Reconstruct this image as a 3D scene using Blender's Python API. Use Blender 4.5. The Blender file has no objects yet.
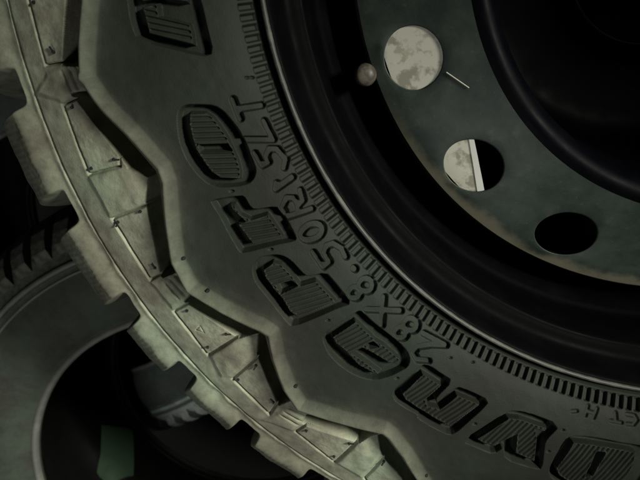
import bpy, bmesh, math
import numpy as np
from mathutils import Matrix, Vector

# ------------------------------------------------------------------ camera
scene = bpy.context.scene
cam_data = bpy.data.cameras.new('camera')
cam = bpy.data.objects.new('camera', cam_data)
scene.collection.objects.link(cam)
cam_data.sensor_width = 36.0
cam_data.lens = 36.0 * 560 / 640
cam_data.clip_start = 0.01
cam_data.dof.use_dof = True
cam_data.dof.focus_distance = 0.262
cam_data.dof.aperture_fstop = 20.0
cam_data.clip_end = 50
cx = Vector((0.99767874, 0.0, -0.06809647))
cy = Vector((0.02145828, -0.94905318, 0.31438449))
cz = Vector((-0.06462717, -0.31511596, -0.94685018))
m3 = Matrix((cx, -cy, -cz)).transposed()
cam.matrix_world = Matrix.Translation((-0.16273, -0.05230, 0.23977)) @ m3.to_4x4()
scene.camera = cam

# ------------------------------------------------------------------ light
world = bpy.data.worlds.new('World')
scene.world = world
world.use_nodes = True
bgn = world.node_tree.nodes['Background']
bgn.inputs['Color'].default_value = (0.72, 0.92, 0.80, 1)
bgn.inputs['Strength'].default_value = 0.003

def aim(o, target):
    d = Vector(target) - o.location
    o.rotation_euler = d.to_track_quat('-Z', 'Y').to_euler()

ld = bpy.data.lights.new('work_lamp', 'SPOT')
ld.energy = 84
ld.color = (1.0, 1.0, 0.86)
ld.spot_size = math.radians(28)
ld.spot_blend = 1.0
ld.shadow_soft_size = 0.10
lamp = bpy.data.objects.new('work_lamp', ld)
lamp.location = (0.58, 0.22, 0.70)
scene.collection.objects.link(lamp)
aim(lamp, (-0.245, -0.225, 0.0))

fd = bpy.data.lights.new('tire_fill_light', 'AREA')  # added fill to brighten the lower tires, no such source is known
fd.energy = 1.5
fd.color = (1.0, 1.0, 0.94)
fd.shape = 'DISK'
fd.size = 0.22
side = bpy.data.objects.new('tire_fill_light', fd)
side.location = (-0.50, -0.66, 0.52)
scene.collection.objects.link(side)
aim(side, (-0.44, -0.52, -0.30))

scene.view_settings.view_transform = 'Standard'
scene.view_settings.look = 'None'
scene.view_settings.exposure = 0.0
scene.view_settings.gamma = 1.0


# ------------------------------------------------------------------ helpers
COL = scene.collection
R_ = math.radians

def link(o, parent=None, label=None, cat=None, group=None, kind=None):
    COL.objects.link(o)
    if parent: o.parent = parent
    if label: o['label'] = label
    if cat: o['category'] = cat
    if group: o['group'] = group
    if kind: o['kind'] = kind
    return o

def empty(name, loc, **k):
    o = bpy.data.objects.new(name, None)
    o.location = loc
    o.empty_display_size = 0.02
    return link(o, **k)

def dust_attr(me, vals):
    a = me.attributes.new('dust', 'FLOAT', 'POINT')
    a.data.foreach_set('value', np.asarray(vals, np.float32))
    return me

def mesh_np(name, V, F, mat, smooth=True, normals=None):
    me = bpy.data.meshes.new(name)
    V = np.asarray(V, np.float32); F = np.asarray(F, np.int32)
    k = F.shape[1]
    me.vertices.add(len(V)); me.vertices.foreach_set('co', V.ravel())
    me.loops.add(F.size); me.loops.foreach_set('vertex_index', F.ravel())
    me.polygons.add(len(F))
    me.polygons.foreach_set('loop_start', np.arange(0, F.size, k, dtype=np.int32))
    me.polygons.foreach_set('use_smooth', np.full(len(F), smooth))
    me.update(calc_edges=True)
    me.materials.append(mat)
    if normals is not None:
        me.normals_split_custom_set_from_vertices(normals.tolist())
    return me

def obj(name, me, parent=None, **k):
    return link(bpy.data.objects.new(name, me), parent, **k)

def revolve(name, prof, mat, n=160, a0=0.0, a1=360.0, closed=False):
    """prof: list of (r, z); closed loops the profile itself."""
    P = np.array(prof, float)
    full = abs(a1 - a0) >= 359.99
    na = n if full else n + 1
    th = np.radians(np.linspace(a0, a1, n + 1)[:na])
    V = np.stack([np.outer(np.cos(th), P[:, 0]), np.outer(np.sin(th), P[:, 0]),
                  np.broadcast_to(P[:, 1], (na, len(P)))], -1).reshape(-1, 3)
    i = np.arange(n)[:, None]; m = len(P)
    j = np.arange(m if closed else m - 1)[None, :]
    a = (i % na) * m + j; b = ((i + 1) % na) * m + j
    c = ((i + 1) % na) * m + (j + 1) % m; d = (i % na) * m + (j + 1) % m
    F = np.stack([a, b, c, d], -1).reshape(-1, 4)[:, ::-1]
    return mesh_np(name, V, F, mat)

def catmull(P, k=12):
    P = np.array(P, float)
    Q = np.vstack([2 * P[0] - P[1], P, 2 * P[-1] - P[-2]])
    out = []
    for i in range(1, len(Q) - 2):
        t = np.linspace(0, 1, k, endpoint=False)[:, None]
        p0, p1, p2, p3 = Q[i - 1], Q[i], Q[i + 1], Q[i + 2]
        out.append(.5 * (2 * p1 + (p2 - p0) * t + (2 * p0 - 5 * p1 + 4 * p2 - p3) * t ** 2
                         + (3 * p1 - p0 - 3 * p2 + p3) * t ** 3))
    out.append(P[-1:])
    return np.vstack(out)

def sdf_poly(x, y, poly):
    P = np.array(poly) / 1000.0
    d = np.full(x.shape, 1e9); s = np.zeros(x.shape, bool)
    for i in range(len(P)):
        a, b = P[i - 1], P[i]
        ex, ey = b - a
        wx, wy = x - a[0], y - a[1]
        t = np.clip((wx * ex + wy * ey) / (ex * ex + ey * ey + 1e-15), 0, 1)
        d = np.minimum(d, (wx - ex * t) ** 2 + (wy - ey * t) ** 2)
        c = ((a[1] > y) != (b[1] > y)) & (x < (b[0] - a[0]) * (y - a[1]) / (b[1] - a[1] + 1e-15) + a[0])
        s ^= c
    d = np.sqrt(d)
    return np.where(s, -d, d)

def chaikin(P):
    out = []
    for i in range(len(P)):
        a, c = P[i], P[(i + 1) % len(P)]
        out += [(a[0] * .78 + c[0] * .22, a[1] * .78 + c[1] * .22), (a[0] * .22 + c[0] * .78, a[1] * .22 + c[1] * .78)]
    return out

def sdf_line(x, y, pts):
    P = np.array(pts) / 1000.0
    d = np.full(x.shape, 1e9)
    for a, b in zip(P[:-1], P[1:]):
        ex, ey = b - a
        wx, wy = x - a[0], y - a[1]
        t = np.clip((wx * ex + wy * ey) / (ex * ex + ey * ey + 1e-15), 0, 1)
        d = np.minimum(d, (wx - ex * t) ** 2 + (wy - ey * t) ** 2)
    return np.sqrt(d)

def step(sd, w=0.0006):
    """1 inside, 0 outside, soft over w."""
    t = np.clip(0.5 - sd / w, 0, 1)
    return t * t * (3 - 2 * t)

_rng = np.random.RandomState(4)
_tab = _rng.rand(256, 256)
def vnoise(x, y):
    xi = np.floor(x).astype(int); yi = np.floor(y).astype(int)
    fx = x - xi; fy = y - yi
    fx = fx * fx * (3 - 2 * fx); fy = fy * fy * (3 - 2 * fy)
    g = lambda a, b: _tab[a % 256, b % 256]
    return (g(xi, yi) * (1 - fx) + g(xi + 1, yi) * fx) * (1 - fy) + \
           (g(xi, yi + 1) * (1 - fx) + g(xi + 1, yi + 1) * fx) * fy - 0.5

def box_mesh(name, cs, mat):
    """Eight corners, bottom four then top four."""
    F = [(3, 2, 1, 0), (4, 5, 6, 7), (0, 1, 5, 4), (1, 2, 6, 5), (2, 3, 7, 6), (3, 0, 4, 7)]
    return mesh_np(name, cs, F, mat, smooth=False)

# ------------------------------------------------------------------ materials
class NT:
    def __init__(self, name):
        self.m = bpy.data.materials.new(name); self.m.use_nodes = True
        self.t = self.m.node_tree
        self.b = self.t.nodes['Principled BSDF']
    def n(self, typ, **k):
        nd = self.t.nodes.new(typ)
        for a, v in k.items():
            if a.startswith('i_'):
                key = a[2:]; key = int(key) if key.isdigit() else key.replace('_', ' ')
                nd.inputs[key].default_value = v
            else: setattr(nd, a, v)
        return nd
    def l(self, a, b): self.t.links.new(a, b)
    def noise(self, scale, detail=4, rough=.55, vec=None):
        nd = self.n('ShaderNodeTexNoise', i_Scale=scale, i_Detail=detail, i_Roughness=rough)
        if vec is not None: self.l(vec, nd.inputs['Vector'])
        return nd.outputs['Fac']
    def ramp(self, fac, a, b, c0=0.0, c1=1.0):
        nd = self.n('ShaderNodeMapRange', i_1=a, i_2=b, i_3=c0, i_4=c1)
        nd.interpolation_type = 'SMOOTHSTEP'
        self.l(fac, nd.inputs[0]); return nd.outputs[0]
    def mix(self, fac, a, b):
        nd = self.n('ShaderNodeMix', data_type='RGBA')
        if isinstance(fac, float): nd.inputs[0].default_value = fac
        else: self.l(fac, nd.inputs[0])
        for s, v in ((6, a), (7, b)):
            if isinstance(v, tuple): nd.inputs[s].default_value = v + (1,)
            else: self.l(v, nd.inputs[s])
        return nd.outputs[2]
    def math(self, op, a, b=None):
        nd = self.n('ShaderNodeMath', operation=op)
        for s, v in ((0, a), (1, b)):
            if v is None: continue
            if isinstance(v, (int, float)): nd.inputs[s].default_value = v
            else: self.l(v, nd.inputs[s])
        return nd.outputs[0]
    def bump(self, h, strength=.3, dist=.001):
        nd = self.n('ShaderNodeBump', i_Strength=strength, i_Distance=dist)
        self.l(h, nd.inputs['Height']); self.l(nd.outputs[0], self.b.inputs['Normal'])
    def objco(self):
        return self.n('ShaderNodeTexCoord').outputs['Object']
    def radius(self, co):
        v = self.n('ShaderNodeVectorMath', operation='MULTIPLY', i_1=(1, 1, 0)); self.l(co, v.inputs[0])
        w = self.n('ShaderNodeVectorMath', operation='LENGTH'); self.l(v.outputs[0], w.inputs[0])
        return w.outputs['Value']

def rubber(name, dark, dust, r0, r1, amount=1.0, base_dust=.10, attr=False, lo=.62):
    k = NT(name); co = k.objco(); r = k.radius(co)
    n1 = k.noise(22, 5, .6, co); n2 = k.noise(140, 6, .65, co); n3 = k.noise(17, 4, .6, co)
    wob = k.math('ADD', r, k.math('MULTIPLY', k.math('SUBTRACT', n1, .5), .022))
    f = k.ramp(wob, r0, r1, base_dust, amount)
    if attr:        # measured dust cover of the moulded zones
        f = k.n('ShaderNodeAttribute', attribute_name='dust').outputs['Fac']
        f = k.math('MULTIPLY', f, k.ramp(n1, .30, .66, .72, 1.10))
    f = k.math('MULTIPLY', f, k.ramp(n2, .25, .70, lo, 1.08))
    f = k.math('MULTIPLY', f, k.ramp(n1, .28, .68, .70, 1.05))
    dk = k.mix(k.ramp(n3, .35, .65), dark, tuple(c * s for c, s in zip(dark, (1.5, 2.0, 1.8))))
    ds = k.mix(k.ramp(n1, .35, .68), dust, tuple(c * s for c, s in zip(dust, (.74, .90, .86))))
    f.node.use_clamp = True
    k.l(k.mix(f, dk, ds), k.b.inputs['Base Color'])
    k.b.inputs['Roughness'].default_value = .72
    k.b.inputs['Specular IOR Level'].default_value = .3
    n4 = k.noise(900, 3, .6, co)
    k.bump(k.math('ADD', n4, k.math('MULTIPLY', n2, 1.4)), .24, .0005)
    return k.m

M_tire = rubber('dusty_tire_rubber', (.0070, .0078, .0062), (.44, .42, .325), .266, .298, 1.0, .03, attr=True)
M_tire_b = rubber('grey_tire_rubber', (.034, .034, .028), (.17, .166, .14), .262, .292, 1.0, .16, lo=.1)

def paint(name, col, rough, dustcol=None, d0=.5, d1=.75, amt=.5, scale=45, spec=.5):
    k = NT(name); co = k.objco()
    n = k.noise(scale, 6, .62, co)
    if dustcol:
        k.l(k.mix(k.ramp(n, d0, d1, 0.0, amt), col, dustcol), k.b.inputs['Base Color'])
    else:
        k.b.inputs['Base Color'].default_value = col + (1,)
    k.l(k.ramp(n, .3, .7, rough * .85, min(1, rough * 1.2)), k.b.inputs['Roughness'])
    k.b.inputs['Specular IOR Level'].default_value = spec
    k.bump(k.noise(260, 3, .5, co), .12, .0005)
    return k.m

M_black = paint('black_gloss_paint', (.0016, .0016, .0022), .6, (.004, .004, .0045), .45, .8, .6, spec=.04)
M_hub = paint('black_hub_paint', (.0010, .0012, .0026), .5, (.0025, .0025, .003), .45, .8, .6, spec=.06)
M_liner = paint('black_inner_liner', (.006, .006, .006), .6, spec=.15)
M_lip = paint('worn_flange_metal', (.035, .035, .033), .6, (.12, .116, .105), .4, .7, .8, 120)
M_floor = paint('dark_concrete', (.030, .034, .030), .85, (.05, .05, .042), .4, .7, .8, 6)
M_green = paint('green_paper', (.05, .10, .055), .7, (.035, .065, .035), .45, .8, .5, 30)
M_white = paint('white_card_edge', (.88, .88, .84), .6, (.75, .73, .66), .55, .8, .5, 60)
M_spew = paint('black_rubber', (.006, .006, .006), .6)
M_cap = paint('worn_valve_cap', (.05, .042, .034), .55, (.12, .105, .08), .4, .7, .8, 300)

# dusty disc: matt grey green film with a tan dusty outer edge
k = NT('dusty_disc_paint'); co = k.objco(); r = k.radius(co)
n1 = k.noise(38, 6, .62, co); n2 = k.noise(160, 5, .6, co)
film = k.mix(k.ramp(n1, .36, .70), (.026, .036, .032), (.056, .072, .063))
wv = k.n('ShaderNodeTexNoise', i_Scale=420.0, i_Detail=4, i_Roughness=.7); k.l(co, wv.inputs['Vector'])
film = k.mix(k.ramp(wv.outputs['Fac'], .60, .74, 0, .35), film, (.14, .145, .13))
film = k.mix(k.ramp(k.noise(75, 4, .55, co), .62, .76, 0, .35), film, (.13, .14, .125))
edge = k.ramp(k.math('ADD', r, k.math('MULTIPLY', k.math('SUBTRACT', n1, .5), .016)), .1610, .1672, 0, .85)
sy = k.n('ShaderNodeSeparateXYZ'); k.l(co, sy.inputs[0])
edge = k.math('MULTIPLY', edge, k.ramp(sy.outputs[1], -.065, -.115, .08, 1.0))
k.l(k.mix(edge, film, (.20, .185, .14)), k.b.inputs['Base Color'])
k.b.inputs['Roughness'].default_value = .5
k.b.inputs['Specular IOR Level'].default_value = .35
k.bump(n2, .2, .0005)
M_disc = k.m

# stained card
k = NT('stained_card'); co = k.objco()
n1 = k.noise(60, 5, .6, co); n2 = k.noise(150, 4, .6, co)
c = k.mix(k.ramp(n1, .50, .58, 0, .8), (.74, .725, .63), (.30, .285, .22))
c = k.mix(k.ramp(n2, .53, .66, 0, .7), c, (.40, .37, .27))
k.l(c, k.b.inputs['Base Color']); k.b.inputs['Roughness'].default_value = .8
M_card = k.m

# straw
M_straw = paint('dry_straw', (.55, .53, .45), .6)

# ------------------------------------------------------------------ floor
fl = box_mesh('floor', [(-6, -6, -.80), (6, -6, -.80), (6, 6, -.80), (-6, 6, -.80),
                        (-6, -6, -.737), (6, -6, -.737), (6, 6, -.737), (-6, 6, -.737)], M_floor)
obj('floor', fl, kind='structure')

# ------------------------------------------------------------------ main wheel: tire
wheel = empty('off_road_wheel', (0, 0, -.232),
              label='large mud tire with dusty shoulder lugs mounted on a black steel wheel, lying on top',
              cat='wheel')
ZW = .232      # parts keep their own origin at the flange plane

def part(name, me, parent, kind=None):
    o = obj(name, me, parent, kind=kind)
    if parent is wheel: o.location = (0, 0, ZW)
    return o

MID = -.110
PROFILE = [(.2045, -.006), (.2056, -.0005), (.208, .003), (.213, .006), (.220, .009), (.232, .0115), (.245, .0125),
           (.258, .012), (.270, .0105), (.285, .006), (.300, .000), (.315, -.007), (.328, -.014),
           (.340, -.023), (.348, -.034), (.353, -.048), (.356, -.065), (.3575, MID)]
dense = catmull(PROFILE, 24)
arc = np.r_[0, np.cumsum(np.hypot(*np.diff(dense, axis=0).T))]
def prof_at(s):
    return np.interp(s, arc, dense[:, 0]), np.interp(s, arc, dense[:, 1])
def s_of_r(rr):
    i = np.argmax(dense[:, 0] >= .356)
    return np.interp(rr, dense[:i, 0], arc[:i])
def h_of_r(rr):
    i = np.argmax(dense[:, 0] >= .356)
    return np.interp(rr, dense[:i, 0], dense[:i, 1])

GAPS = [-194.6, -185.6, -176.8, -167.8, -157.6, -147.5, -139.5, -131.2, -122.6, -113.6, -104.6, -95.6, -86.6, -77.6]
GW = [1.1, 1.1, 1.1, 1.2, 1.25, 1.1, 1.0, 1.0, 1.05, 1.1, 1.1, 1.1, 1.1, 1.1]
def tread(d, s, th, rg, gaps, gws):
    """Shoulder blocks and the gaps between them, beyond the groove circle."""
    t = s - s_of_r(rg)
    out = step(-(t - .0012), .0012)                     # 1 beyond the groove
    g = np.full(s.shape, 99.0)
    for gc, gw in zip(gaps, gws):
        skew = (t - .02) * 28
        g = np.minimum(g, np.abs(th - gc - skew) - gw)
    gm = g * .0058                                       # metres, about
    inner = step(gm, .0058) * step(-(t - .0085), .0055)
    blk = .0054 * step(-(t - .0085), .0105)
    ser = .00010 * np.sin(np.radians(th) * 760) * step(-(t - .013), .004) * step(t - .030, .006)
    blk = blk + ser + .0010 * vnoise(th * .8, s * 90) + .00015 * vnoise(th * 4, s * 420)
    dd = blk * (1 - inner) - .0145 * inner
    d = d * (1 - out) + dd * out
    d = d - .0017 * np.exp(-((t) / .0006) ** 2)
    return d, t, g, inner

def grid_faces(nr, nc):
    i = np.arange(nr - 1)[:, None]; j = np.arange(nc - 1)[None, :]
    a = i * nc + j
    return np.stack([a, a + 1, a + nc + 1, a + nc], -1).reshape(-1, 4)

def displaced(s_rows, th_cols, dfun):
    S, TH = np.meshgrid(s_rows, th_cols, indexing='ij')
    r, h = prof_at(s_rows)
    e = 2e-4
    r2, h2 = prof_at(s_rows + e); r1, h1 = prof_at(s_rows - e)
    tr, tz = r2 - r1, h2 - h1
    L = np.hypot(tr, tz) + 1e-12
    nr_, nz = -tz / L, tr / L
    ct, st = np.cos(np.radians(TH)), np.sin(np.radians(TH))
    X, Y = r[:, None] * ct, r[:, None] * st
    d, aux = dfun(S, TH, X, Y, r[:, None] + 0 * TH)
    rr = r[:, None] + nr_[:, None] * d
    V = np.stack([rr * ct, rr * st, h[:, None] + nz[:, None] * d], -1)
    gi = np.gradient(V, axis=0); gj = np.gradient(V, axis=1)
    N = np.cross(gi, gj); N /= np.linalg.norm(N, axis=-1, keepdims=True) + 1e-12
    if N[len(s_rows) // 3, 0, 2] < 0: N = -N; flip = True
    else: flip = False
    F = grid_faces(len(s_rows), len(th_cols))
    if not flip: F = F[:, ::-1]
    # grid order (row, col): check winding against N
    v0, v1, v2 = (V.reshape(-1, 3)[F[:, q]] for q in (0, 1, 2))
    nf = np.cross(v1 - v0, v2 - v0)
    if (nf * N.reshape(-1, 3)[F[:, 0]]).sum() < 0: F = F[:, ::-1]
    return V.reshape(-1, 3), N.reshape(-1, 3), F, aux

TEETH = 332.4
LABEL = {}
def detail(S, TH, X, Y, RR):
    d = np.zeros_like(S); lab = np.zeros(S.shape, np.int16)
    def box(poly, pad=.006):
        P = np.array(poly) / 1000.0
        return np.nonzero((X > P[:, 0].min() - pad) & (X < P[:, 0].max() + pad) &
                          (Y > P[:, 1].min() - pad) & (Y < P[:, 1].max() + pad))
    nid = [0]
    def new(kind):
        nid[0] += 1; LABEL[nid[0]] = kind; return nid[0]
    # gentle unevenness of the moulded rubber
    d += .0005 * vnoise(X * 60, Y * 60) + .00018 * vnoise(X * 300, Y * 300)
    # rim guard ribs
    rib_id = new('rim_guard_ribs')
    ph = (np.radians(TH) * TEETH / (2 * np.pi) - .53 + .17 * np.clip((TH + 147) / 20, -1, 0) * 0) % 1.0
    tooth = step(np.abs(ph - .5) - .21, .16)
    m = step(np.abs(RR - .2106) - .0028, .0007)
    d -= .0019 * m * (1 - tooth)
    lab[(np.abs(RR - .2106) < .0031)] = rib_id
    d -= .0034 * step(np.abs(RR - .2066) - .0009, .0008)
    # small engraved characters
    for ch, hw, strokes in SMALL:
        allp = [q for st in strokes for q in st]
        ix = box(allp, .004)
        x, y = X[ix], Y[ix]
        sd = np.min([sdf_line(x, y, st) for st in strokes], 0) - (hw + .36) / 1000
        d[ix] -= (.0021 if hw > .6 else .0009) * step(sd, .00045)
        i = new('engraved_letter' if ch.isalpha() else 'engraved_digit' if ch.isdigit() else 'engraved_mark')
        lab[tuple(q[sd < .0002] for q in ix)] = i
    for tx, ty in TICKS:
        ix = box([(tx, ty)], .004)
        sd = np.hypot((X[ix] - tx / 1000) * .8, (Y[ix] - ty / 1000) * 1.5) - .0007
        d[ix] -= .0011 * step(sd, .0006)
    # big letters: channel around a ribbed plateau
    for ch, (chan, plats, cnts) in BIG.items():
        chan = chaikin(chan)
        ix = box(chan)
        x, y = X[ix], Y[ix]
        a = sdf_poly(x, y, chan)
        pl = np.min([sdf_poly(x, y, q) for q in plats], 0)
        for q in cnts: pl = np.maximum(pl, -sdf_poly(x, y, q))
        c = np.array(chan).mean(0)
        ang = math.atan2(-c[1], -c[0]) - R_(20)
        w = (-x * math.sin(ang) + y * math.cos(ang)) / .00215 % 1.0
        ribs = -.0010 * step((np.abs(w - .5) - .20) * .00215, .0007)
        lift = step(pl, .0005)
        d[ix] += -.0044 * step(a + .0001, .0008) + lift * (.0046 + ribs * step(pl + .0006, .0005))
        i = new('raised_letter')
        lab[tuple(q[a < 0] for q in ix)] = i
    # shoulder: ridge, slots, panels, lugs
    rg = np.interp(TH, [-178, -122], [.3148, .3258])
    ridge_id = new('shoulder_ridge')
    ix = box(RIDGE, .012)
    rl = sdf_line(X[ix], Y[ix], RIDGE)
    P = np.array(RIDGE) / 1000
    pt = np.degrees(np.arctan2(P[:, 1], P[:, 0])); pt = np.where(pt > 0, pt - 360, pt)
    o = np.argsort(pt)
    dr = RR - np.interp(TH, pt[o], np.hypot(P[:, 0], P[:, 1])[o])
    qi = np.clip(rl / .0048, 0, 1); qo = np.clip(rl / .0050, 0, 1)
    d[ix] += np.where(dr[ix] < 0, .0046 * (.5 + .5 * np.cos(np.pi * qi)), .0046 * (1 - qo ** 2) ** 1.2)
    lab[tuple(z[rl < .0036] for z in ix)] = ridge_id
    for n_, poly in enumerate(LUGS):
        ix = box(poly); x, y = X[ix], Y[ix]
        sd = sdf_poly(x, y, poly)
        P = np.array(poly).mean(0) / 1000
        lift = .0009 * step(sd + .001, .003)
        d[ix] = d[ix] + lift + .0005 * vnoise(x * 190, y * 190) * step(sd, .002)
        if n_ % 2 == 0:      # three wear lines across the narrow lugs
            ang = math.atan2(P[1], P[0]) + R_(8)
            rad_ = (x - P[0]) * math.cos(ang) + (y - P[1]) * math.sin(ang)
            tan_ = -(x - P[0]) * math.sin(ang) + (y - P[1]) * math.cos(ang)
            for o_ in (-.0075, -.0035, .0005):
                d[ix] -= .0013 * np.exp(-((rad_ - o_) / .00065) ** 2) * step(np.abs(tan_) - .005, .003)
        else:                # wide lugs fall away to a slanted facet
            ang = math.atan2(P[1], P[0])
            rad_ = (x - P[0]) * math.cos(ang) + (y - P[1]) * math.sin(ang)
            d[ix] -= np.clip(-(rad_ + .002), 0, .02) * .12 * step(sd, .002)
        i = new('side_lug')
        lab[tuple(z[sd < 0] for z in ix)] = i
    for poly in PANELS:
        ix = box(poly); x, y = X[ix], Y[ix]
        sd = sdf_poly(x, y, poly)
        t = step(sd, .0009)
        flat = -.0003 + .0005 * vnoise(x * 120, y * 120) + .00012 * vnoise(x * 700, y * 700)
        d[ix] = d[ix] * (1 - t) + flat * t
        d[ix] -= .0020 * np.exp(-((sd + .0002) / .00050) ** 2)
        i = new('shoulder_panel')
        lab[tuple(z[sd < 0] for z in ix)] = i
    # embossed triangle on one panel
    tri = [(-241.8, -182.2), (-236.9, -182.6), (-238.6, -178.6)]
    ix = box(tri); sd = np.abs(sdf_poly(X[ix], Y[ix], tri))
    d[ix] -= .0006 * step(sd - .0002, .0005)
    for poly in SLOTS:
        ix = box(poly); sd = sdf_poly(X[ix], Y[ix], poly)
        t = step(sd - .0005, .0012)
        d[ix] = d[ix] * (1 - t) - .0125 * t
        lab[tuple(z[sd < 0] for z in ix)] = 0
    d, t, g, inner = tread(d, S, TH, rg, GAPS, GW)
    band_id = new('shoulder_band')
    band = (t > -.009) & (t <= .0012) & (lab == 0)
    lab[band] = band_id
    for a, b in zip(GAPS[1:-2], GAPS[2:-1]):
        i = new('tread_block')
        sk = (t - .02) * 28
        lab[(t > .0012) & (TH - sk > a) & (TH - sk <= b) & (inner < .6)] = i
    lab[(t > .0012) & (inner >= .6)] = 0
    # dust cover: caked from the zigzag ridge outwards, thinning over the sidewall
    d = d - .0022 * step(-(dr - .0015), .005)
    dust = np.interp(dr, [-.045, -.024, -.013, -.0075, -.0040, -.0005, .004, .010], [.008, .014, .036, .075, .17, .34, .56, .90])
    dust = np.where(t > .002, np.interp(t, [.002, .012, .03], [.74, .44, .32]), dust)
    for poly in PANELS:
        ix = box(poly); sd = sdf_poly(X[ix], Y[ix], poly)
        dust[ix] = np.maximum(dust[ix], 1.02 * step(sd, .0012))
    return d, (lab, dust)

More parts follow.
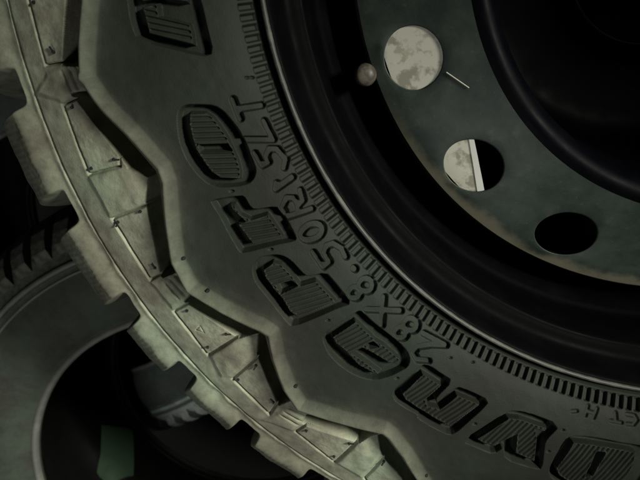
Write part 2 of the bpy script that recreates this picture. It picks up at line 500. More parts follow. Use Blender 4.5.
# outlines in millimetres on the sidewall, measured from the wheel axis
BIG = {
  'D': [[(-67.9, -242.0), (-66.1, -234.9), (-62.6, -224.9), (-59.6, -223.2), (-52.6, -223.2), (-43.2, -224.5), (-36.9, -226.0), (-27.7, -227.0), (-20.6, -228.8), (-18.5, -239.2), (-21.4, -248.9), (-26.8, -253.4), (-54.9, -253.4), (-66.0, -246.9)], [[(-65.0, -240.7), (-58.6, -226.1), (-50.8, -226.7), (-39.1, -228.5), (-28.9, -230.3), (-29.4, -237.9), (-32.7, -246.6), (-37.4, -250.5), (-55.4, -250.2), (-63.2, -244.7)]], [[(-50.8, -244.8), (-47.3, -230.6), (-43.4, -230.9), (-47.9, -243.6)]]],
  'Y': [[(-110.5, -227.3), (-90.6, -210.8), (-82.1, -211.3), (-65.6, -217.5), (-71.4, -225.0), (-71.9, -227.8), (-71.5, -241.5), (-75.1, -241.2), (-89.0, -237.0), (-90.2, -229.4), (-94.9, -233.8), (-101.3, -231.2)], [[(-103.8, -225.8), (-89.9, -214.2), (-84.3, -214.6), (-71.1, -219.2), (-72.6, -220.9), (-76.7, -219.7), (-75.5, -223.8), (-75.2, -237.6), (-85.0, -233.1), (-85.2, -222.7), (-89.8, -225.6), (-95.0, -229.7), (-100.7, -228.1)]], []],
  'N': [[(-143.9, -203.2), (-143.5, -199.9), (-131.4, -187.8), (-127.8, -188.5), (-122.0, -192.7), (-117.1, -195.9), (-124.2, -203.9), (-124.1, -206.6), (-122.7, -207.0), (-115.4, -198.6), (-108.1, -201.3), (-99.4, -205.8), (-102.7, -210.2), (-108.6, -216.7), (-113.0, -222.2), (-116.5, -224.4), (-123.6, -220.9), (-132.0, -215.5), (-131.2, -214.0), (-138.7, -209.6), (-142.8, -206.5)], [[(-140.2, -202.5), (-130.8, -192.1), (-121.8, -198.1), (-128.9, -205.4), (-127.6, -208.9), (-121.9, -210.2), (-114.4, -202.9), (-103.3, -207.5), (-116.8, -219.9), (-125.6, -214.6), (-132.3, -210.2), (-138.1, -206.2)]], []],
  'A': [[(-176.9, -175.1), (-176.1, -172.1), (-161.3, -161.6), (-159.6, -162.1), (-154.4, -167.3), (-149.0, -171.7), (-142.8, -176.6), (-138.4, -181.4), (-137.0, -185.4), (-138.1, -188.7), (-142.2, -191.2), (-146.0, -193.4), (-152.8, -195.7), (-158.2, -194.8), (-164.5, -192.0), (-170.7, -187.0), (-174.6, -182.0)], [[(-172.7, -174.1), (-162.3, -166.2), (-154.2, -174.3), (-153.0, -175.9), (-148.8, -178.4), (-141.3, -185.3), (-142.4, -187.5), (-147.0, -186.7), (-154.0, -182.1), (-159.0, -179.5), (-163.9, -182.2), (-160.0, -184.7), (-149.9, -192.6), (-153.7, -192.3), (-160.7, -188.3), (-164.2, -184.0), (-167.7, -180.3), (-171.2, -177.4)]], [[(-157.5, -177.6), (-154.2, -176.4), (-151.4, -178.8), (-155.6, -179.8)]]],
  'P': [[(-207.9, -143.2), (-207.1, -139.2), (-203.7, -136.1), (-197.1, -135.1), (-193.1, -136.4), (-189.8, -139.4), (-186.6, -143.3), (-184.1, -145.4), (-175.9, -143.7), (-172.6, -147.4), (-168.4, -152.7), (-164.5, -157.9), (-169.9, -159.5), (-178.3, -163.6), (-190.7, -169.5), (-193.2, -167.0), (-199.4, -158.4), (-204.2, -152.1), (-207.0, -147.7)], [[(-203.5, -142.2), (-198.8, -138.7), (-195.1, -139.8), (-190.7, -144.6), (-187.0, -149.4), (-180.0, -147.2), (-170.8, -157.3), (-188.4, -164.9), (-191.8, -162.2), (-195.1, -156.3), (-199.1, -151.4), (-202.4, -146.6)]], [[(-197.8, -149.6), (-191.1, -147.2), (-188.3, -149.4), (-195.8, -153.6)]]],
  'R': [[(-224.8, -111.3), (-211.5, -109.0), (-210.0, -110.3), (-208.5, -113.5), (-206.5, -115.3), (-197.3, -113.9), (-195.6, -115.9), (-192.4, -120.3), (-188.8, -127.6), (-189.3, -128.9), (-198.3, -130.5), (-212.1, -134.5), (-213.3, -133.8), (-217.0, -126.6), (-220.6, -118.4), (-222.9, -114.4)], [[(-213.8, -121.4), (-207.6, -119.3), (-200.5, -117.1), (-194.2, -127.1), (-207.6, -130.5), (-211.1, -125.7)], [(-217.0, -113.2), (-214.5, -113.2), (-212.2, -117.2), (-207.3, -119.7), (-210.2, -120.5), (-213.3, -117.5), (-215.5, -115.3)]], []],
  'O': [[(-236.3, -76.6), (-235.0, -73.4), (-232.4, -71.8), (-226.8, -71.7), (-221.2, -72.0), (-217.7, -74.2), (-215.1, -77.4), (-212.1, -81.4), (-210.2, -85.1), (-208.6, -88.8), (-207.1, -92.9), (-205.2, -98.3), (-206.1, -101.6), (-208.2, -103.7), (-213.7, -105.0), (-221.3, -105.2), (-225.5, -103.8), (-229.5, -100.0), (-233.0, -95.0), (-235.5, -88.8), (-236.3, -83.9)], [[(-231.5, -75.0), (-224.6, -74.8), (-221.8, -76.6), (-219.2, -80.2), (-216.2, -85.0), (-214.3, -89.5), (-212.4, -94.5), (-211.4, -99.1), (-211.9, -102.0), (-220.2, -101.6), (-223.9, -99.0), (-227.0, -94.5), (-229.6, -89.9), (-231.0, -85.4), (-231.8, -79.7)]], [[(-228.2, -87.8), (-216.3, -87.4), (-214.8, -90.3), (-228.0, -90.7)]]],
  'M': [[(-251.8, -32.6), (-251.7, -40.5), (-249.7, -46.9), (-224.5, -53.0), (-220.7, -51.9), (-222.8, -41.9), (-223.7, -36.9), (-225.7, -27.0), (-242.4, -22.2), (-252.4, -20.8)], [[(-246.9, -35.1), (-240.8, -33.7), (-240.5, -38.4), (-228.8, -41.3), (-228.0, -44.5), (-227.7, -48.9), (-245.1, -44.7)], [(-247.6, -23.6), (-229.4, -28.4), (-229.0, -33.4), (-239.5, -32.0), (-246.7, -33.3)]], []],
}
SMALL = [
  ('2', 1.07, [[(-120.1, -179.3), (-131.0, -173.2)], [(-120.1, -179.3), (-127.1, -178.7), (-133.5, -179.4), (-135.3, -182.1), (-133.3, -185.5), (-128.2, -186.1)]]),
  ('8', 1.07, [[(-138.6, -172.7), (-138.8, -173.9), (-139.6, -174.8), (-140.7, -175.2), (-142.0, -175.0), (-143.0, -174.3), (-143.6, -173.2), (-143.6, -171.9), (-143.1, -170.8), (-142.1, -170.1), (-140.9, -170.0), (-139.8, -170.5), (-138.9, -171.5), (-138.6, -172.7)], [(-133.6, -169.3), (-133.9, -170.6), (-134.9, -171.6), (-136.2, -171.9), (-137.7, -171.6), (-138.9, -170.8), (-139.6, -169.5), (-139.6, -168.1), (-139.0, -167.0), (-137.8, -166.3), (-136.4, -166.3), (-135.0, -166.9), (-134.0, -168.0), (-133.6, -169.3)]]),
  ('X', 1.07, [[(-157.3, -161.2), (-141.6, -162.6)], [(-149.4, -156.0), (-150.0, -168.7)]]),
  ('8', 1.07, [[(-160.0, -153.5), (-160.3, -154.7), (-161.1, -155.6), (-162.2, -156.0), (-163.4, -155.8), (-164.4, -155.0), (-164.9, -153.9), (-164.9, -152.7), (-164.4, -151.6), (-163.5, -151.0), (-162.3, -150.9), (-161.2, -151.3), (-160.3, -152.3), (-160.0, -153.5)], [(-154.5, -150.4), (-154.8, -151.7), (-155.7, -152.7), (-157.1, -153.1), (-158.5, -152.8), (-159.7, -151.9), (-160.5, -150.6), (-160.5, -149.2), (-159.8, -148.0), (-158.7, -147.3), (-157.2, -147.3), (-155.8, -147.9), (-154.9, -149.0), (-154.5, -150.4)]]),
  ('.', 1.27, [[(-163.2, -142.4), (-162.8, -142.7)]]),
  ('5', 1.07, [[(-181.1, -134.4), (-176.7, -141.1), (-173.9, -138.9), (-176.2, -135.0), (-175.3, -131.9), (-172.2, -131.0), (-168.5, -133.4), (-166.8, -137.1)]]),
  ('0', 1.17, [[(-177.2, -123.7), (-177.0, -124.8), (-177.3, -125.9), (-178.0, -127.0), (-179.2, -128.0), (-180.6, -128.7), (-182.2, -129.1), (-183.6, -129.1), (-184.9, -128.7), (-185.8, -127.9), (-186.3, -126.9), (-186.2, -125.8), (-185.7, -124.6), (-184.7, -123.5), (-183.4, -122.6), (-181.9, -122.1), (-180.4, -122.0), (-179.0, -122.2), (-177.9, -122.8), (-177.2, -123.7)]]),
  ('R', 0.98, [[(-181.8, -115.5), (-192.3, -118.6), (-194.2, -114.2), (-192.5, -110.4), (-189.2, -110.6), (-187.5, -114.0), (-187.9, -117.0)], [(-187.5, -113.6), (-185.5, -111.7), (-186.7, -107.4)]]),
  ('1', 1.07, [[(-190.1, -101.8), (-197.1, -106.5), (-196.6, -104.0)]]),
  ('5', 0.98, [[(-205.3, -91.3), (-202.4, -96.5), (-199.8, -95.1), (-200.7, -92.6), (-199.4, -89.7), (-196.1, -89.9), (-192.7, -94.3), (-193.5, -97.7)]]),
  ('L', 0.93, [[(-209.4, -85.7), (-197.7, -86.0), (-201.4, -78.3)]]),
  ('T', 0.98, [[(-213.5, -69.5), (-210.8, -77.3)], [(-212.2, -73.5), (-202.4, -72.1)]]),
  ('C', 0.44, [[(-34.3, -212.5), (-30.6, -213.1), (-29.5, -215.0), (-31.1, -217.1), (-34.4, -216.8)]]),
  ('T', 0.44, [[(-39.5, -211.8), (-39.2, -215.7)], [(-42.1, -215.4), (-36.7, -216.3)]]),
  ('H', 0.44, [[(-52.5, -208.8), (-53.7, -213.1)], [(-48.2, -210.0), (-49.8, -214.2)], [(-52.9, -211.0), (-49.0, -212.1)]]),
  ('-', 0.44, [[(-60.3, -211.1), (-57.9, -211.0)]]),
]
TICKS = [(-215.5, -107.1), (-199.6, -132.7), (-174.7, -165.9), (-142.6, -194.5), (-105.1, -217.7), (-69.5, -231.4), (-107.8, -187.5), (-118.3, -185.0), (-208.0, -61.3), (-206.1, -61.3), (-63.9, -220.0)]
SPEW = [(-271.7, -50.4), (-268.6, -67.1), (-239.7, -139.0), (-229.7, -154.5), (-190.1, -203.0), (-177.6, -214.8), (-125.3, -252.3), (-248.1, -97.1)]
PANEL_PINS = [(-297.8, -32.0), (-291.6, -51.5), (-286.9, -74.2), (-269.1, -96.0), (-282.6, -101.2), (-273.3, -126.4), (-259.8, -119.4), (-257.2, -148.1), (-243.6, -170.0), (-224.0, -179.7), (-235.4, -190.9), (-210.2, -196.4), (-221.0, -209.1), (-203.0, -220.4), (-186.4, -237.3), (-164.2, -240.5), (-172.0, -254.6), (-146.2, -250.0)]
PANELS = [[(-303.6, -19.0), (-277.2, -20.6), (-280.8, -31.9), (-288.2, -55.9), (-298.8, -57.2), (-300.7, -40.7)], [(-293.4, -73.4), (-284.9, -70.4), (-275.4, -81.9), (-266.4, -94.0), (-267.2, -99.4), (-285.9, -104.9)], [(-277.7, -125.6), (-256.6, -116.0), (-253.9, -150.8), (-262.3, -156.5)], [(-252.5, -172.7), (-243.6, -166.1), (-217.8, -180.0), (-237.1, -197.8)], [(-225.2, -210.5), (-208.9, -190.4), (-200.9, -220.5), (-206.7, -232.0)], [(-193.4, -241.4), (-187.4, -234.0), (-160.2, -238.4), (-172.3, -261.9)], [(-156.3, -270.8), (-146.8, -247.6), (-135.7, -263.8), (-125.7, -290.1), (-133.4, -313.6)]]
SLOTS = [[(-278.1, -20.5), (-267.3, -21.5), (-271.4, -32.5), (-280.4, -56.1), (-288.2, -55.9), (-280.8, -31.9)], [(-285.4, -68.9), (-278.4, -68.0), (-269.7, -77.0), (-259.3, -89.5), (-247.9, -100.8), (-252.5, -102.4), (-262.6, -99.1), (-268.1, -90.6)], [(-252.5, -102.4), (-247.5, -100.8), (-246.4, -114.4), (-245.6, -129.9), (-246.5, -147.7), (-254.7, -152.1), (-255.5, -127.5), (-256.2, -115.0)], [(-244.0, -165.3), (-239.4, -159.5), (-222.0, -167.6), (-212.2, -173.2), (-205.6, -174.9), (-218.2, -180.4)], [(-207.5, -178.2), (-204.3, -176.4), (-201.9, -187.0), (-193.8, -214.9), (-200.9, -221.2), (-208.8, -189.2)], [(-187.8, -232.6), (-185.6, -225.7), (-166.2, -226.3), (-149.3, -227.8), (-160.2, -238.4)], [(-149.4, -232.8), (-146.0, -228.1), (-131.9, -250.4), (-122.8, -271.3), (-128.3, -285.2), (-136.1, -262.0), (-146.9, -245.9)]]
RIDGE = [(-264.8, -20.9), (-268.2, -32.6), (-272.6, -48.9), (-274.5, -61.5), (-267.0, -72.9), (-256.4, -83.5), (-244.8, -97.3), (-243.3, -103.2), (-243.7, -118.8), (-243.4, -140.5), (-237.8, -154.3), (-221.5, -163.1), (-204.5, -170.5), (-200.9, -172.9), (-199.1, -185.3), (-194.2, -203.5), (-188.2, -214.7), (-166.3, -219.3), (-147.6, -222.6), (-144.7, -225.3), (-136.9, -237.0), (-126.1, -258.2), (-116.5, -274.2)]
LUGS = [[(-309.2, -69.6), (-298.7, -59.6), (-287.6, -55.8), (-280.5, -55.4), (-273.8, -59.3), (-272.9, -64.8), (-280.3, -68.2), (-284.4, -69.6), (-293.1, -73.3)], [(-286.6, -105.2), (-266.4, -99.1), (-262.1, -98.8), (-251.5, -101.6), (-255.8, -115.2), (-278.3, -125.4)], [(-262.7, -157.2), (-247.9, -149.3), (-243.9, -154.1), (-242.2, -163.3), (-252.6, -172.2)], [(-236.7, -197.0), (-217.4, -179.3), (-206.8, -177.2), (-208.3, -187.8), (-225.0, -208.9), (-231.6, -211.8)], [(-211.6, -238.1), (-194.9, -218.6), (-188.0, -226.3), (-187.2, -232.2), (-194.1, -241.0)], [(-172.3, -261.1), (-160.2, -237.3), (-149.1, -231.0), (-147.0, -244.8), (-157.4, -270.9)]]
GREEN = [(-545.2, -590.4), (-494.5, -593.1), (-504.0, -680.5), (-556.1, -687.5)]

S_END = float(np.interp(-.075, -dense[::-1, 1] * -1, arc[::-1])) if False else float(arc[np.argmax(dense[:, 1] < -.075)])
s_in = s_of_r(.262)
rows = np.r_[np.arange(0, s_in, .00036), np.arange(s_in, s_of_r(.335), .00042), np.arange(s_of_r(.335), S_END, .0009)]
TH0, TH1 = -187.0, -84.0
cols = np.arange(TH0, TH1 + .01, .08)
V, N, F, (lab, DUST) = displaced(rows, cols, detail)
fl_ = lab.reshape(-1)[F]                       # label of a face: its most advanced corner agreement
flab = fl_[:, 0]
same = (fl_ == fl_[:, :1]).all(1)
flab = np.where(same, flab, np.min(fl_, 1))
def sub_mesh(name, sel):
    f = F[sel]; u, inv = np.unique(f.ravel(), return_inverse=True)
    return dust_attr(mesh_np(name, V[u], inv.reshape(-1, 4), M_tire, True, N[u]), DUST.reshape(-1)[u])
tire = part('tire', sub_mesh('tire_sidewall', flab == 0), wheel)
for i in sorted(LABEL):
    sel = flab == i
    if sel.sum() < 12: continue
    o = part(LABEL[i], sub_mesh(LABEL[i], sel), tire, kind='stuff' if LABEL[i] == 'rim_guard_ribs' else None)

# the rest of the ring: same profile, repeating shoulder pattern
def plain(S, TH, X, Y, RR):
    d = .0005 * vnoise(X * 60, Y * 60)
    ph = (TH + 157.4) / 18.0
    tri = np.abs((ph % 1.0) - .5) * 2
    rr = .267 + .0205 * (1 - tri)
    q = np.clip(np.abs(RR - rr) / .0062, 0, 1)
    d = d + .0040 * (1 - q * q) ** 1.5
    seg = step(np.abs(((ph * 2) % 1.0) - .5) - .36, .1)
    t = step(np.abs(RR - rr - .0095) - .0036, .0016) * seg
    d = d * (1 - t) - .0115 * t
    t = step(np.abs(RR - .2125 - .0) * 0 + np.abs(RR - (rr + .0135 + .304) / 2) - (.304 - rr - .0135) / 2, .0012) * seg
    d = d * (1 - t) - .0022 * t
    d -= .0034 * step(np.abs(RR - .2066) - .0009, .0012)
    gs = np.arange(-84 - 11.6, 190, 9.0)
    d, t, g, inner = tread(d, S, TH, np.full_like(TH, .3190), gs, [2.0] * len(gs))
    return d, None
rows2 = np.r_[np.arange(0, S_END, .0016), S_END]
cols2 = np.linspace(TH1, TH0 + 360, 560)
V2, N2, F2, _ = displaced(rows2, cols2, plain)
part('sidewall', dust_attr(mesh_np('plain_sidewall', V2, F2, M_tire, True, N2), np.interp(np.hypot(V2[:, 0], V2[:, 1]), [.23, .262, .275, .30], [.022, .06, .5, .8])), tire)

# crown of the tread and the underside, plain blocks round the crown
zs = np.linspace(-.0745, 2 * MID + .0745, 40)
def crown_prof():
    up = [(p[0], p[1]) for p in dense[::6] if p[1] < -.0735]
    lo = [(p[0], 2 * MID - p[1]) for p in dense[::-1][::6]]
    return up + lo[1:]
part('underside', revolve('underside', [(.3445, -.0735)] + [(min(r, .3470), z) if -.17 < z < -.05 else (r - .004, z) for r, z in crown_prof()], M_tire, 200), tire)
def crown_block(w, z0, z1, r0, r1):
    cs = []
    for r in (r0, r1):
        for a, z in ((-w, z0), (w, z0 + .006), (w, z1 + .006), (-w, z1)):
            cs.append((r * math.cos(R_(a)), r * math.sin(R_(a)), z))
    return box_mesh('crown_block', cs, M_tire)
cb = [crown_block(3.1, -.118, -.082, .345, .3575), crown_block(3.1, -.166, -.126, .345, .3570)]
for q in range(40):
    for k_, me in enumerate(cb):
        o = part('tread_block', me, tire)
        o.rotation_euler = (0, 0, R_(q * 9 + k_ * 4.5))

# vent spews: tiny rubber hairs left from moulding
SV, SF = [], []
def spew(x, y, z, r, hgt, tail=None):
    b = len(SV); n = 7
    for zz, rr in ((0, r), (hgt, r * .75)):
        for q in range(n):
            a = 2 * math.pi * q / n
            SV.append((x + rr * math.cos(a), y + rr * math.sin(a), z + zz))
    for q in range(n):
        SF.append((b + q, b + (q + 1) % n, b + n + (q + 1) % n, b + n + q))
    SV.append((x, y, z + hgt * 1.1)); c = len(SV) - 1
    for q in range(0, n):
        SF.append((b + n + q, b + n + (q + 1) % n, c, c))
    if tail:
        b = len(SV); L = math.hypot(*tail); nx, ny = -tail[1] / L * r * .45, tail[0] / L * r * .45
        for sgn, e in ((1, 0), (-1, 0), (-1, 1), (1, 1)):
            for zz in (0, r * .7):
                SV.append((x + tail[0] * e + sgn * nx, y + tail[1] * e + sgn * ny, z + hgt * .2 + zz))
        for fc in ((1, 3, 5, 7), (0, 1, 7, 6), (2, 3, 5, 4), (0, 1, 3, 2), (4, 5, 7, 6)):
            SF.append(tuple(b + q for q in fc))
rs = np.random.RandomState(2)
for x, y in SPEW:
    x /= 1000; y /= 1000
    spew(x, y, float(h_of_r(math.hypot(x, y))) - .0004, .0011, .0017)
for q, (x, y) in enumerate(PANEL_PINS):
    x /= 1000; y /= 1000
    ta = (.0026 * math.cos(q * 2.1), .0026 * math.sin(q * 2.1)) if q % 2 else None
    spew(x, y, float(h_of_r(math.hypot(x, y))) - .0025, .0008, .0009, ta)
me = bpy.data.meshes.new('vent_spews')
me.from_pydata(SV, [], [tuple(dict.fromkeys(f)) for f in SF]); me.materials.append(M_spew)
part('vent_spews', me, tire, kind='stuff')

# ------------------------------------------------------------------ main wheel: rim and disc
rim = part('rim', revolve('rim', catmull([
    (.2046, -.0040), (.2048, .0002), (.2036, .0012), (.2020, .0002), (.2008, -.004), (.1998, -.010), (.1975, -.0150),
    (.1925, -.0165), (.1900, -.0185), (.1890, -.030), (.1880, -.044), (.1845, -.049), (.1815, -.056), (.1800, -.075),
    (.1790, -.115), (.1810, -.150), (.1880, -.165), (.1890, -.195), (.1990, -.203), (.2030, -.215)], 5), M_black, 256), wheel)
part('flange_lip', revolve('flange_lip', [(.2050, -.0020), (.2056, -.0002), (.2055, .0012), (.2049, .0022), (.2040, .0022),
                                       (.2033, .0012), (.2035, .0000)], M_lip, 360), rim)

HC, KS = .149, .55
SL = math.sqrt(1 + KS * KS)
def cone(r): return -.030 - KS * (r - HC)
def build_disc():
    bm = bmesh.new()
    hr = .0142
    dp, dm, dt = (.1672 - HC) * SL, (HC - .1215) * SL, R_(11.25) * HC
    cor = [math.atan2(dt, dp), math.atan2(dt, -dm)]
    phis = sorted(set([round(a, 6) for a in list(np.linspace(0, math.pi, 25)) + cor]))
    phis = phis + [-a for a in phis[::-1] if 1e-4 < a < math.pi - 1e-4]
    def P(rho, phi):
        a, b = rho * math.cos(phi), rho * math.sin(phi)
        r = HC + a / SL
        return r, b / HC
    def lim(phi):
        c, s = math.cos(phi), math.sin(phi)
        L = 9
        if c > 1e-9: L = min(L, dp / c)
        if c < -1e-9: L = min(L, dm / -c)
        if abs(s) > 1e-9: L = min(L, dt / abs(s))
        return L
    for q in range(16):
        t0 = R_(-136.2 + 22.5 * q)
        rings = []
        for lev in (-3, -2, -1, 0, .25, .6, 1):
            ring = []
            for phi in phis:
                if lev <= 0:
                    rho = hr + (.0006 if lev == 0 else .0 if lev == -1 else .0002)
                else:
                    rho = hr + .0006 + (lim(phi) - hr - .0006) * lev
                r, dth = P(rho, phi)
                z = cone(r) + {-3: -.0006, -2: -.0005, -1: -.0003}.get(lev, 0)
                ring.append(bm.verts.new((r * math.cos(t0 + dth), r * math.sin(t0 + dth), z)))
            rings.append(ring)
        n = len(phis)
        for A, B in zip(rings[:-1], rings[1:]):
            for i in range(n):
                bm.faces.new((A[i], B[i], B[(i + 1) % n], A[(i + 1) % n]))
    bmesh.ops.remove_doubles(bm, verts=bm.verts, dist=2e-5)
    bmesh.ops.recalc_face_normals(bm, faces=bm.faces)
    if sum(f.normal.z * f.calc_area() for f in bm.faces) < 0: bmesh.ops.reverse_faces(bm, faces=bm.faces)
    for f in bm.faces: f.smooth = True
    me = bpy.data.meshes.new('wheel_disc'); bm.to_mesh(me); bm.free(); me.materials.append(M_disc)
    return me
disc = part('wheel_disc', build_disc(), wheel)
part('disc_edge', revolve('disc_edge', [(.1672, cone(.1672)), (.1682, cone(.1672) - .0012), (.1686, cone(.1672) - .004), (.1690, -.060), (.1700, -.085), (.1795, -.092)], M_disc, 220), disc)
part('hub_bowl', revolve('hub_bowl', catmull([(.1215, cone(.1215)), (.1185, -.0135), (.1155, -.0138), (.1125, -.0165), (.1100, -.023), (.1080, -.045), (.1060, -.080),
    (.1030, -.110), (.0950, -.122), (.080, -.125), (.062, -.125), (.055, -.123), (.050, -.117), (.0470, -.115), (.0455, -.118), (.0455, -.135)], 5), M_hub, 180), disc)
# valve: rubber stem and cap standing in the well beside the first hole
va, vr = R_(-159.0), .1716
valve = part('valve_stem', revolve('valve_stem', [(.0065, -.062), (.0062, -.052), (.0045, -.048), (.0042, -.036)], M_spew, 24), wheel)
valve.location = (vr * math.cos(va), vr * math.sin(va), ZW)
part('valve_cap', revolve('valve_cap', [(.0049, -.042), (.0052, -.0405), (.0052, -.031), (.0046, -.0285), (.0034, -.0272), (.0012, -.0268), (.0, -.0268)], M_cap, 28), valve)

# ------------------------------------------------------------------ stained card behind the disc
cd = empty('stained_card', (0, 0, 0), label='pale stained card showing through the round holes of the black wheel disc', cat='card')
def card_edge_theta(r):
    # straight right edge through two points of the wheel plane
    x0, y0, x1, y1 = -.1091, -.0898, -.1008, -.1152
    best = None
    for t in np.linspace(-2, 3, 900):
        x, y = x0 + (x1 - x0) * t, y0 + (y1 - y0) * t
        e = abs(math.hypot(x, y) - r)
        if y < -.02 and x < 0 and (best is None or e < best[0]): best = (e, math.degrees(math.atan2(y, x)))
    return best[1]
def card_part(name, r0, r1, a0f, a1f, lift, mat):
    VV = []; n1, n2 = 14, 24
    rsx = np.linspace(r0, r1, n1)
    for lay in (0, -.0004):
        for r in rsx:
            for a in np.linspace(a0f(r), a1f(r), n2):
                VV.append((r * math.cos(R_(a)), r * math.sin(R_(a)), cone(r) - .0008 + lift + lay))
    f0 = grid_faces(n1, n2)
    FF = np.vstack([f0[:, ::-1], f0 + n1 * n2])
    return mesh_np(name, VV, FF, mat)
EDGE = {}
def edge(r):
    r = round(float(r), 5)
    if r not in EDGE: EDGE[r] = card_edge_theta(r)
    return EDGE[r]
dwid = 1.75
obj('card_sheet', card_part('card_sheet', .1305, .1607, lambda r: -182.0, lambda r: edge(r) - dwid, 0, M_card), cd)
obj('white_edge', card_part('white_edge', .1305, .1607, lambda r: edge(r) - dwid - .5, edge, .0003, M_white), cd)

# thin dry straw caught at the rim of the first hole
def tube(name, pts, rad, mat, n=8):
    VV, FF = [], []
    pts = [Vector(p) for p in pts]
    for i, p in enumerate(pts):
        d = (pts[min(i + 1, len(pts) - 1)] - pts[max(i - 1, 0)]).normalized()
        u = d.orthogonal().normalized(); v = d.cross(u)
        for q in range(n):
            a = 2 * math.pi * q / n
            VV.append(p + (u * math.cos(a) + v * math.sin(a)) * rad)
    for i in range(len(pts) - 1):
        for q in range(n):
            FF.append((i * n + q, i * n + (q + 1) % n, (i + 1) * n + (q + 1) % n, (i + 1) * n + q))
    return mesh_np(name, VV, FF, mat)
sp = []
for t in np.linspace(0, 1, 6):
    x, y = (-.1243 + .0099 * t), (-.0600 - .0065 * t)
    sp.append((x, y, cone(math.hypot(x, y)) + .0005))
obj('dry_straw', tube('dry_straw', sp, .00026, M_straw), label='thin pale straw lying on the wheel disc beside a round hole', cat='straw')

# ------------------------------------------------------------------ lower tires
def tire_b_profile():
    out = catmull([(.1925, -.0075), (.1932, -.0015), (.1955, .0008), (.1985, .0002), (.2020, .0015), (.2080, .0050), (.2200, .0090),
                   (.2350, .0115), (.2500, .0120), (.2660, .0098), (.2705, .0095), (.2728, .0128), (.2758, .0132), (.2785, .0095), (.2830, .0065), (.2920, .0015),
                   (.3010, -.006), (.3080, -.015), (.3130, -.027), (.3155, -.040), (.3165, -.060), (.3170, MID)], 5)
    low = [(r, 2 * MID - z) for r, z in out[::-1][1:]]
    inn = catmull([(.1925, 2 * MID + .010), (.197, 2 * MID + .016), (.215, 2 * MID + .007), (.25, 2 * MID + .0045), (.280, 2 * MID + .009), (.296, 2 * MID + .026),
                   (.303, 2 * MID + .055), (.304, MID), (.303, -.055), (.296, -.026), (.280, -.009), (.25, -.0045), (.215, -.007), (.197, -.016), (.1925, -.010)], 4)
    shell = list(map(tuple, out)) + low + [tuple(inn[0])]
    return shell, [shell[-1]] + list(map(tuple, inn[1:])) + [shell[0]]
pb_out, pb_in = tire_b_profile()
me_b = revolve('tire_carcass', pb_out, M_tire_b, 200)
me_bi = revolve('inner_liner', pb_in, M_liner, 120)

def lug_mesh(hgt=.0068, half=1.85):
    base = [(.2860, .0045), (.2930, .0005), (.3010, -.006), (.3080, -.015), (.3130, -.027), (.3155, -.040), (.3165, -.060)]
    VV, FF = [], []
    for i, (r, z) in enumerate(base):
        a = base[max(i - 1, 0)]; b = base[min(i + 1, len(base) - 1)]
        tr, tz = b[0] - a[0], b[1] - a[1]; L = math.hypot(tr, tz)
        nr_, nz = -tz / L, tr / L
        up = .0015 if i == 0 else hgt
        w0, w1 = R_(half), R_(half * .86)
        for ww, off in ((-w0, -.004), (-w1, up), (w1, up), (w0, -.004)):
            rr = r + nr_ * off
            VV.append((rr * math.cos(ww), rr * math.sin(ww), z + nz * off))
    for i in range(len(base) - 1):
        for q in range(3):
            FF.append((i * 4 + q, i * 4 + q + 1, i * 4 + 5 + q, i * 4 + 4 + q))
    FF.append((0, 1, 2, 3)); b = (len(base) - 1) * 4; FF.append((b + 3, b + 2, b + 1, b))
    me = mesh_np('shoulder_lug', VV, FF, M_tire_b, smooth=False)
    bm = bmesh.new(); bm.from_mesh(me); bmesh.ops.recalc_face_normals(bm, faces=bm.faces); bm.to_mesh(me); bm.free()
    return me
me_lug = lug_mesh()
M_tire_c = rubber('brightened_tire_rubber', (.03, .035, .03), (.78, .80, .77), .262, .274, 1.0, .10)  # paler copy of the rubber, light on the bottom tire put into its colour
M_bead = paint('highlight_bead_rubber', (.14, .143, .13), .6, (.21, .21, .185), .4, .7, .8, 60)  # light grey rubber, highlight lines of bead and ribs put into the colour
me_bead = revolve('highlight_bead', [(.1922, -.0040), (.1926, .0004), (.1942, .0018), (.1968, .0017), (.1984, .0006)], M_bead, 200)
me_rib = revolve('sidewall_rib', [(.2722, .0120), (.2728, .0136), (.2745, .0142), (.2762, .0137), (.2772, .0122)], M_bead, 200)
me_rib2 = revolve('sidewall_rib', [(.2635, .0098), (.2640, .0112), (.2650, .0114), (.2660, .0110), (.2664, .0092)], M_bead, 200)
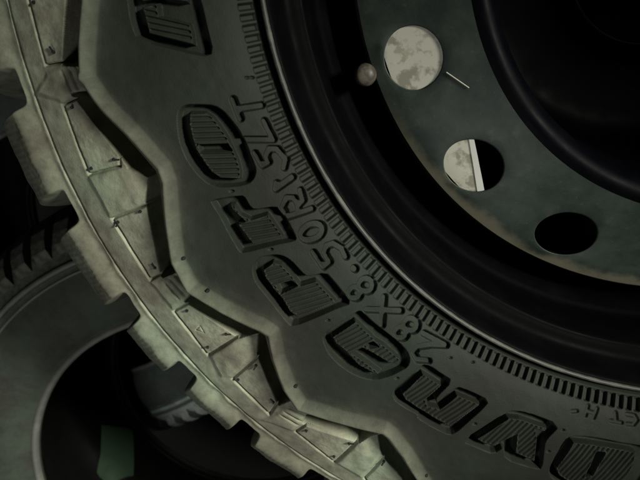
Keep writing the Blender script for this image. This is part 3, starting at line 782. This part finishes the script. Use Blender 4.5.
def brightened(me):
    m = me.copy(); m.materials.clear(); m.materials.append(M_tire_c); return m
def lower_tire(loc, rot, label, me_b, me_lug):
    e = empty('bare_tire', (loc[0], loc[1], loc[2] - .232), label=label, cat='tire', group='bare tires stacked under the wheel')
    e.rotation_euler = (0, 0, R_(rot))
    c = obj('carcass', me_b, e); c.location = (0, 0, .232)
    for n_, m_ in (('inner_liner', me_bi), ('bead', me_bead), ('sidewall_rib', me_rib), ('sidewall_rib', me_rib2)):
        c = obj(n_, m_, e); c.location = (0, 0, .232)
    for q in range(70):
        o = obj('shoulder_lug', me_lug, e); o.location = (0, 0, .232); o.rotation_euler = (0, 0, R_(q * 360 / 70))
    return e
t2 = lower_tire((-.315, -.489, -.246), 1.5, 'grey bare tire with a raised sidewall rib lying directly under the mounted wheel', me_b, me_lug)
t3 = lower_tire((-.566, -.334, -.503), 0, 'bottom bare tire on the floor, glimpsed through the opening of the tire above it', brightened(me_b), brightened(lug_mesh(.0105, 1.45)))

# green slip of paper inside the lower tire
def slip():
    g = GREEN
    VV = []
    n = 6
    for i in range(n + 1):
        for j in range(n + 1):
            a, b = i / n, j / n
            x = (g[0][0] * (1 - a) + g[1][0] * a) * (1 - b) + (g[3][0] * (1 - a) + g[2][0] * a) * b
            y = (g[0][1] * (1 - a) + g[1][1] * a) * (1 - b) + (g[3][1] * (1 - a) + g[2][1] * a) * b
            VV.append((x / 1000, y / 1000, 0))
    VV = np.array(VV)
    rr = np.hypot(VV[:, 0] + .315, VV[:, 1] + .489)
    z = np.interp(rr, [.197, .215, .25, .280, .296], [2 * MID + .016, 2 * MID + .007, 2 * MID + .0045, 2 * MID + .009, 2 * MID + .026]) - .246 + .0025
    top = VV.copy(); top[:, 2] = z; bot = VV.copy(); bot[:, 2] = z - .0008
    f = grid_faces(n + 1, n + 1)
    return mesh_np('green_paper', np.vstack([top, bot]), np.vstack([f, f[:, ::-1] + len(top)]), M_green)
obj('green_paper', slip(), label='green paper slip lying in the dark inside of the grey bare tire', cat='paper')
